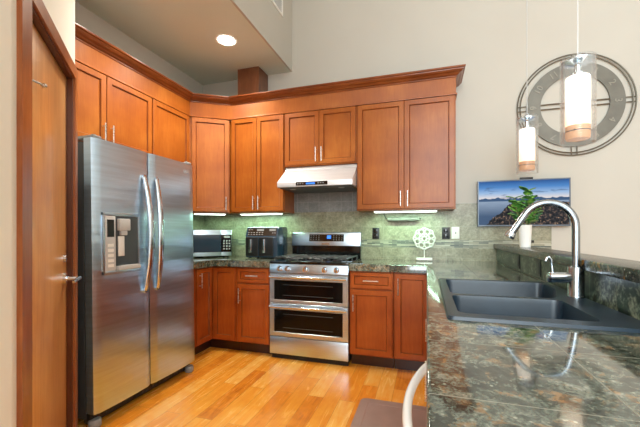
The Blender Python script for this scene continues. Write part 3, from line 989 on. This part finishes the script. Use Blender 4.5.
oven_door(.218, .524, .258, .468, .498)
bm = new(); box(bm, .002, W - .002, -.002, .029, .050, .212, .003, 2); obj('drawer', bm, M['steel'], rg)
bm = new(); box(bm, .01, W - .01, .03, .05, .0, .048); obj('toe_kick', bm, M['dark'], rg)
# grates
for k in range(3):
    bm = new()
    gx0, gx1 = .03 + k * .237, .03 + k * .237 + .228
    y0, y1, z = .045, .535, .948
    rr = .0065
    tube(bm, [(gx0, y0, z), (gx1, y0, z), (gx1, y1, z), (gx0, y1, z)], rr, 8, closed=True)
    for yy in (y0 + .123, (y0 + y1) / 2, y1 - .123): cyl(bm, (gx0, yy, z), (gx1, yy, z), rr, 8)
    cyl(bm, ((gx0 + gx1) / 2, y0, z), ((gx0 + gx1) / 2, y1, z), rr, 8)
    for x in (gx0, gx1):
        for yy in (y0, y1, (y0 + y1) / 2): cyl(bm, (x, yy, .918), (x, yy, z), .007, 8)
    obj('grate', bm, M['iron'], rg)
for x, yy in ((.145, .17), (.145, .41), (.381, .29), (.617, .17), (.617, .41)):
    bm = new(); lathe(bm, [(0, .9185), (.05, .9185), (.048, .925), (.036, .928), (.036, .935), (.032, .938), (0, .939)], (x, yy, 0), 22); obj('burner', bm, M['dark'], rg)
bm = new(); box(bm, .0, W, .568, .618, .896, 1.045, .003, 1)
bgd = obj('backguard', bm, M['black'], rg)
bm = new()
prism(bm, [(.552, 1.045), (.618, 1.045), (.618, 1.188), (.585, 1.192), (.575, 1.186)], .0, W, lambda a, b, c: (c, a, b), bev=.003)
obj('control_fascia', bm, M['steel'], bgd)
sl = lambda z: .552 + (z - 1.045) / (1.186 - 1.045) * .023
bm = new()
prism(bm, [(sl(1.092) - .002, 1.092), (sl(1.092) + .003, 1.092), (sl(1.168) + .003, 1.168), (sl(1.168) - .002, 1.168)], .20, .585, lambda a, b, c: (c, a, b))
obj('control_glass', bm, M['black'], bgd)
bm = new()
zz = 1.138
prism(bm, [(sl(zz - .018) - .003, zz - .018), (sl(zz - .018), zz - .018), (sl(zz + .018), zz + .018), (sl(zz + .018) - .003, zz + .018)], .40, .445, lambda a, b, c: (c, a, b))
obj('clock_display', bm, M['lcd'], bgd)
for x in [.22 + .03 * i for i in range(4)] + [.475 + .03 * i for i in range(4)]:
    for z in (1.108, 1.13, 1.152):
        bm = new(); box(bm, x - .005, x + .005, sl(z) - .003, sl(z) - .001, z - .003, z + .003); obj('touch_key', bm, M['grey'], bgd)
bm = new(); box(bm, .345, .43, .5525, .556, 1.058, 1.070, .001, 1); obj('badge', bm, M['chrome'], bgd)

# ------------------------------------------------------------------ hood
hd = thing('range_hood', 'stainless under-cabinet range hood with blue lit control strip', 'range hood', (-1.412, 3.08, 1.62))
W = .758
T = YW - 3.08 - .015
bm = new()
prism(bm, [(0, .012), (0, .062), (.006, .066), (.205, .205), (.215, .243), (T, .243), (T, .02), (.03, .012)], 0, W, lambda a, b, c: (c, a, b), bev=.003)
obj('canopy', bm, M['hood'], hd)
bm = new(); box(bm, .02, W - .02, .03, T - .01, .0, .018, .003, 1); obj('filter_tray', bm, M['iron'], hd)
bm = new(); box(bm, .20, .52, -.004, .002, .022, .056, .002, 1); cp = obj('control_strip', bm, M['black'], hd)
bm = new(); box(bm, .305, .395, -.0055, -.003, .030, .046); obj('display', bm, M['lcd'], cp)
for x in (.222, .247, .272, .428, .453, .478):
    bm = new(); cyl(bm, (x, -.003, .039), (x, -.006, .039), .006, 10); obj('button', bm, M['grey'], cp)
for x in (.13, .63):
    bm = new(); cyl(bm, (x, .10, -.003), (x, .10, .002), .03, 20); obj('lamp_lens', bm, M['lgrey'], hd)

# ------------------------------------------------------------------ microwave, air fryer
mw = thing('microwave', 'stainless microwave with black glass door set diagonally in the counter corner', 'microwave', (-2.245, 3.155, ZK), PI / 4)
w = .235
bm = new(); box(bm, -w, w, .012, .275, .014, .302, .004, 2); obj('body', bm, M['dark'], mw)
bm = new(); box(bm, -w, .118, -.012, .0115, .016, .300, .003, 2); md = obj('door', bm, M['steel'], mw)
bm = new(); box(bm, -w + .003, .119, -.0145, -.0115, .058, .248, .002, 1); obj('window', bm, plain('smoked_door_glass', (38, 52, 66), .08, spec=.7), md)
bm = new(); box(bm, .120, w, -.012, .0115, .016, .300, .003, 2); ms = obj('control_panel', bm, M['steel'], mw)
bm = new(); box(bm, .1195, w - .003, -.0145, -.0115, .058, .248, .002, 1); obj('keypad', bm, M['black'], ms)
bm = new(); box(bm, .150, .215, -.016, -.0142, .215, .236); obj('display', bm, plain('grey_display', (150, 158, 160), .4), ms)
bm = new()
for i in range(3):
    for j in range(4): box(bm, .142 + i * .030, .160 + i * .030, -.016, -.0142, .085 + j * .029, .102 + j * .029, .001, 1)
obj('key_grid', bm, M['grey'], ms)
for x in (-w + .03, w - .03):
    for y in (.04, .26):
        bm = new(); cyl(bm, (x, y, .0005), (x, y, .014), .012, 12); obj('foot', bm, M['dark'], mw)

af = thing('air_fryer', 'blue-black dual-basket air fryer on the counter left of the range', 'air fryer', (-1.655, 3.215, ZK))
hw = .186
bm = new()
prism(bm, [(.0, .010), (.27, .010), (.275, .30), (.25, .335), (.06, .335), (.03, .325), (.012, .232), (.0, .225)], -hw, hw, lambda a, b, c: (c, a, b), bev=.010)
obj('body', bm, M['blue_black'], af)
bm = new()
prism(bm, [(.0115, .238), (.016, .238), (.033, .318), (.028, .318)], -hw + .02, hw - .02, lambda a, b, c: (c, a, b))
cp = obj('control_panel', bm, M['bronze'], af)
fy = lambda z: .0115 + (z - .238) / .08 * .0165 - .001
for x, z in [(-.155 + i * .032, z) for i in range(6) for z in (.252, .272)] + [(-.15, .302), (-.12, .302), (.125, .268), (.15, .268)]:
    bm = new(); box(bm, x - .008, x + .008, fy(z) - .001, fy(z) + .001, z - .003, z + .003); obj('touch_icon', bm, M['lgrey'], cp)
for x0, x1 in ((-.06, .02), (.085, .155)):
    bm = new(); box(bm, x0, x1, fy(.298) - .001, fy(.298) + .002, .288, .310); obj('display', bm, M['paledisp'], cp)
for x0, x1 in ((-hw + .006, -.032), (-.024, .140)):
    bm = new(); box(bm, x0, x1, -.014, .004, .024, .224, .008, 3); b = obj('basket_front', bm, M['dark'], af)
    bm = new(); xh = x0 + .066
    box(bm, xh - .016, xh + .016, -.034, -.010, .060, .205, .005, 2); obj('handle', bm, M['chrome'], b)
for x in (-.15, .15):
    for y in (.04, .22):
        bm = new(); cyl(bm, (x, y, .0005), (x, y, .012), .014, 12); obj('foot', bm, M['dark'], af)

# ------------------------------------------------------------------ small things on the back wall
def wall_plate(x, z, mat, label, toggle=False):
    t = thing('power_outlet' if not toggle else 'light_switch', label, 'outlet' if not toggle else 'switch', (x, YW - .0125, z))
    bm = new(); box(bm, -.036, .036, -.006, 0, -.058, .058, .002, 2); obj('cover_plate', bm, mat, t)
    if toggle:
        bm = new(); box(bm, -.005, .005, -.016, -.006, -.010, .012, .002, 1); obj('toggle', bm, M['grey'], t)
    else:
        for dz in (-.024, .024):
            bm = new(); box(bm, -.018, .018, -.009, -.006, dz - .017, dz + .017, .003, 2); obj('socket', bm, M['black'], t)
wall_plate(-.503, 1.178, M['dark'], 'black outlet in the backsplash between the range and the white flower trivet')
wall_plate(.18, 1.180, M['dark'], 'black outlet right of the white flower trivet, beside the white switch')
wall_plate(.268, 1.184, M['white'], 'white switch plate in the backsplash below the end of the wall cabinet', True)

# paper towel holder below the large cabinet
ph = thing('paper_towel_holder', 'slim paper towel holder with bare grey roll hung below the large wall cabinet', 'paper towel holder', (-.235, 3.40, ZU))
bm = new()
box(bm, -.20, .10, -.018, .018, -.004, -.0005)
tube(bm, [(-.185, 0, -.003), (-.188, 0, -.03), (-.17, 0, -.070), (-.15, 0, -.078), (.168, 0, -.078)], .004, 8)
cyl(bm, (.16, 0, -.078), (.172, 0, -.078), .009, 10)
obj('bracket', bm, M['dark'], ph)
bm = new(); cyl(bm, (-.148, 0, -.078), (.150, 0, -.078), .024, 24); obj('roll_core', bm, M['card'], ph)
# hang it below the strip light
ph.location = (-.225, 3.49, ZU)

tr = thing('flower_trivet', 'white openwork flower-shaped trivet standing on the counter against the backsplash', 'trivet', (-.022, 3.48, ZK))
cz = .212
bm = new()
tube(bm, [(.098 * math.cos(a * PI / 24) * (1 + .05 * math.cos(8 * a * PI / 24)), 0, cz + .098 * math.sin(a * PI / 24) * (1 + .05 * math.cos(8 * a * PI / 24))) for a in range(48)], .008, 8, closed=True)
for k in range(8):
    a = 2 * PI * (k + .5) / 8
    for rr, pr, th in ((.070, .025, .0075), (.037, .013, .0055)):
        cx_, cz_ = rr * math.cos(a), cz + rr * math.sin(a)
        tube(bm, [(cx_ + pr * math.cos(b * PI / 8), 0, cz_ + pr * math.sin(b * PI / 8)) for b in range(16)], th, 8, closed=True)
tube(bm, [(.02 * math.cos(b * PI / 8), 0, cz + .02 * math.sin(b * PI / 8)) for b in range(16)], .006, 8, closed=True)
obj('flower_ring', bm, M['ceramic'], tr)
bm = new(); cyl(bm, (0, 0, .02), (0, 0, cz - .098), .004, 8); obj('stem', bm, M['white'], tr)
bm = new(); box(bm, -.075, .075, -.03, .03, .0005, .026, .004, 2); obj('base', bm, M['white'], tr)

# TV
TX, TZ = .832, 1.457
tv = thing('television', 'wall-mounted flat television showing a blue evening bay and dark town', 'television', (TX, 3.50, TZ))
bm = new(); box(bm, -.373, .373, 0, .028, -.213, .213, .003, 2); obj('housing', bm, M['dark'], tv)
bm = new()
for a in ((-.373, .373, .203, .213), (-.373, .373, -.213, -.199), (-.373, -.363, -.199, .203), (.363, .373, -.199, .203)): box(bm, a[0], a[1], -.004, .002, a[2], a[3], .001, 1)
obj('bezel', bm, plain('grey_bezel', (92, 100, 110), .3, .4), tv)
bm = new(); box(bm, -.363, .363, -.001, .004, -.199, .203); obj('screen', bm, tv_picture(-.363, .363, -.199, .203), tv)
bm = new(); box(bm, -.02, .085, -.002, .02, .213, .232, .004, 2); obj('camera_bar', bm, M['dark'], tv)
bm = new(); box(bm, -.12, .12, .028, .047, -.09, .09); obj('mount', bm, M['dark'], tv)

# clock
ck = thing('wall_clock', 'large round grey metal wall clock with wire rings behind the pendant lamps', 'clock', (1.247, 3.545, 2.32))
bm = new(); annulus(bm, .262, .372, -.008, .004); obj('dial_ring', bm, M['clock'], ck)
bm = new()
for r in (.447, .424):
    tube(bm, [(r * math.cos(k * PI / 48), -.002, r * math.sin(k * PI / 48)) for k in range(96)], .0055, 8, closed=True)
for a in range(4):
    ca, sa = math.cos(a * PI / 2), math.sin(a * PI / 2)
    for off in (-.021, .021):
        cyl(bm, (.36 * ca - off * sa, -.002, .36 * sa + off * ca), (.449 * ca - off * sa, -.002, .449 * sa + off * ca), .0045, 8)
obj('wire_rim', bm, M['clock_rim'], ck)
bm = new()
for off in (-.021, .021): cyl(bm, (-.268, -.002, off), (.268, -.002, off), .006, 8)
obj('cross_bar', bm, M['clock_rim'], ck)
bm = new()
for hnum in range(1, 13):
    a = math.radians(90 - 30 * hnum)
    tf = Matrix.Translation((.317 * math.cos(a), -.0095, .317 * math.sin(a))) @ Matrix.Rotation(PI / 2, 4, 'X') @ Matrix.Rotation(a - PI / 2, 4, 'Z')
    text_mesh(bm, str(hnum), .075, .004, tf)
obj('numerals', bm, M['clock_num'], ck)
bm = new(); cyl(bm, (0, -.016, 0), (0, .004, 0), .028, 20); obj('hub', bm, M['clock'], ck)
for ln_, wd, sg, nm in ((.17, .012, 1, 'minute_hand'), (.12, .016, -1, 'hour_hand')):
    bm = new(); prism(bm, [(-wd / 2, 0), (wd / 2, 0), (.002, sg * ln_), (-.002, sg * ln_)], -.014, -.011, lambda a, b, c: (a, c, b)); obj(nm, bm, M['clock_rim'], ck)

# ------------------------------------------------------------------ pendants
def pendant(x, y, label):
    t = thing('pendant_lamp', label, 'pendant lamp', (x, y, 1.65), 0, 'pendant lamps over the bar')
    bm = new()
    lathe(bm, [(.077, 0), (.077, .44), (.073, .44), (.073, 0), (.077, 0)], seg=48); obj('glass_cylinder', bm, M['glass'], t)
    bm = new(); lathe(bm, [(.0, .090), (.054, .090), (.054, .338), (.050, .3455), (.0, .3455)], seg=36); obj('frosted_shade', bm, M['lamp_white'], t)
    bm = new(); lathe(bm, [(.0, .022), (.050, .022), (.054, .028), (.054, .0895), (.0, .0895)], seg=36); obj('amber_shade', bm, M['lamp_amber'], t)
    bm = new()
    tube(bm, [(.0555 * math.cos(k * PI / 18), .0555 * math.sin(k * PI / 18), .062) for k in range(36)], .0022, 6, closed=True)
    for a in (0, 2 * PI / 3, 4 * PI / 3): cyl(bm, (.054 * math.cos(a), .054 * math.sin(a), .062), (.075 * math.cos(a), .075 * math.sin(a), .062), .002, 6)
    obj('retaining_ring', bm, M['iron'], t)
    bm = new(); lathe(bm, [(0, .346), (.030, .346), (.030, .364), (.014, .368), (.014, .405), (.072, .420), (.072, .428), (.03, .436), (.012, .46), (0, .46)], seg=32); obj('cap', bm, M['chrome'], t)
    bm = new(); cyl(bm, (0, 0, .455), (0, 0, ZH - 1.65 - .02), .0032, 8); obj('rod', bm, M['lgrey'], t)
    bm = new(); lathe(bm, [(0, ZH - 1.65 - .03), (.05, ZH - 1.65 - .028), (.06, ZH - 1.65 - .001), (0, ZH - 1.65 - .001)], seg=28); obj('canopy', bm, M['nickel'], t)
pendant(.749, 3.02, 'farther and smaller-looking glass cylinder pendant lamp, left of the clock and above the television')
pendant(.749, 2.085, 'nearer glass cylinder pendant lamp hanging in front of the wall clock')

# ------------------------------------------------------------------ plant
PX, PY = .685, 2.81
pl = thing('potted_plant', 'green leafy jade plant in a white pot at the far end of the bar ledge', 'plant', (PX, PY, 1.0805))
bm = new(); lathe(bm, [(0, 0), (.034, 0), (.036, .008), (.043, .158), (.045, .162), (.041, .162), (.039, .147), (0, .147)], seg=32); obj('pot', bm, M['white'], pl)
bm = new(); cyl(bm, (0, 0, .148), (0, 0, .152), .0385, 24); obj('soil', bm, plain('dark_soil', (50, 38, 28), .9), pl)
bs, bl = new(), new()
def leaf(bm, p, d, L, w):
    d = d.normalized(); u, n_ = frame_of(d)
    rows = []
    for i in range(6):
        s = i / 5
        ww = w * math.sin(PI * (s * .86 + .08)) ** .8
        c_ = p + d * L * s + n_ * (.18 * L * (s * s - s))
        rows.append([bm.verts.new(c_ + u * ww * k + n_ * (abs(k) * .12 * w)) for k in (-1, -.5, 0, .5, 1)] )
    bot = [[bm.verts.new(v.co - n_ * .0022) for v in r] for r in rows]
    for A_, sgn in ((rows, 1), (bot, -1)):
        for a, b in zip(A_, A_[1:]):
            for k in range(4): bm.faces.new((a[k], a[k + 1], b[k + 1], b[k]) if sgn > 0 else (a[k], b[k], b[k + 1], a[k + 1]))
    for a, b, c, e in zip(rows, rows[1:], bot, bot[1:]):
        bm.faces.new((a[0], b[0], e[0], c[0])); bm.faces.new((a[4], c[4], e[4], b[4]))
for k in range(7):
    a = k * 2.4; sp = .045 + .05 * random.random()
    H = (.26, .17, .20, .15, .21, .14, .18)[k]
    if k == 0: sp = .015
    top = Vector((sp * math.cos(a) * 1.1, sp * math.sin(a) * .8, .15 + H))
    p0 = Vector((.02 * math.cos(a), .02 * math.sin(a), .148))
    mid = (p0 + top) / 2 + Vector((.01 * math.cos(a), .01 * math.sin(a), 0))
    tube(bs, [p0, mid, top], [.006, .005, .003], 6)
    n = 6 if k else 8
    for i in range(n):
        s = .22 + .78 * i / (n - 1)
        q = p0.lerp(mid, s * 2) if s < .5 else mid.lerp(top, s * 2 - 1)
        b = i * 2.3 + k
        leaf(bl, q, Vector((math.cos(b), math.sin(b), .25 + .5 * random.random())), .058 + .02 * random.random(), .031)
        leaf(bl, q, Vector((math.cos(b + PI), math.sin(b + PI), .25 + .4 * random.random())), .054 + .018 * random.random(), .030)
obj('stems', bs, plain('plant_stem', (96, 104, 60), .6), pl)
lf = obj('foliage', bl, M['leaf'], pl, smooth=60)
bm = new(); box(bm, -.03, .03, -.010, 0, -.012, .012, .002, 2)
tag(obj('cable_plate', bm, M['dark'], loc=(.905, YW - .0125, 1.105)), 'small black plate on the tile below the television, right of the white plant pot', 'plate')

# ------------------------------------------------------------------ floor mat
bm = new()
prism(bm, rounded([(-.44, .75), (.095, .75), (.095, 2.39), (-.44, 2.39)], .04), .0005, .018, bev=.005)
mt = obj('floor_mat', bm, M['mat'])
tag(mt, 'brown-grey cushioned kitchen mat on the wood floor in front of the peninsula', 'mat')
bm = new()
sweep(bm, [(-.39, 2.335), (.095, 2.335)], [(0, .0178), (.012, .0178), (.010, .0195), (.002, .0195)])
sweep(bm, [(-.39, .80), (-.39, 2.335)], [(0, .0178), (.012, .0178), (.010, .0195), (.002, .0195)])
obj('border_ridge', bm, M['mat'], mt)
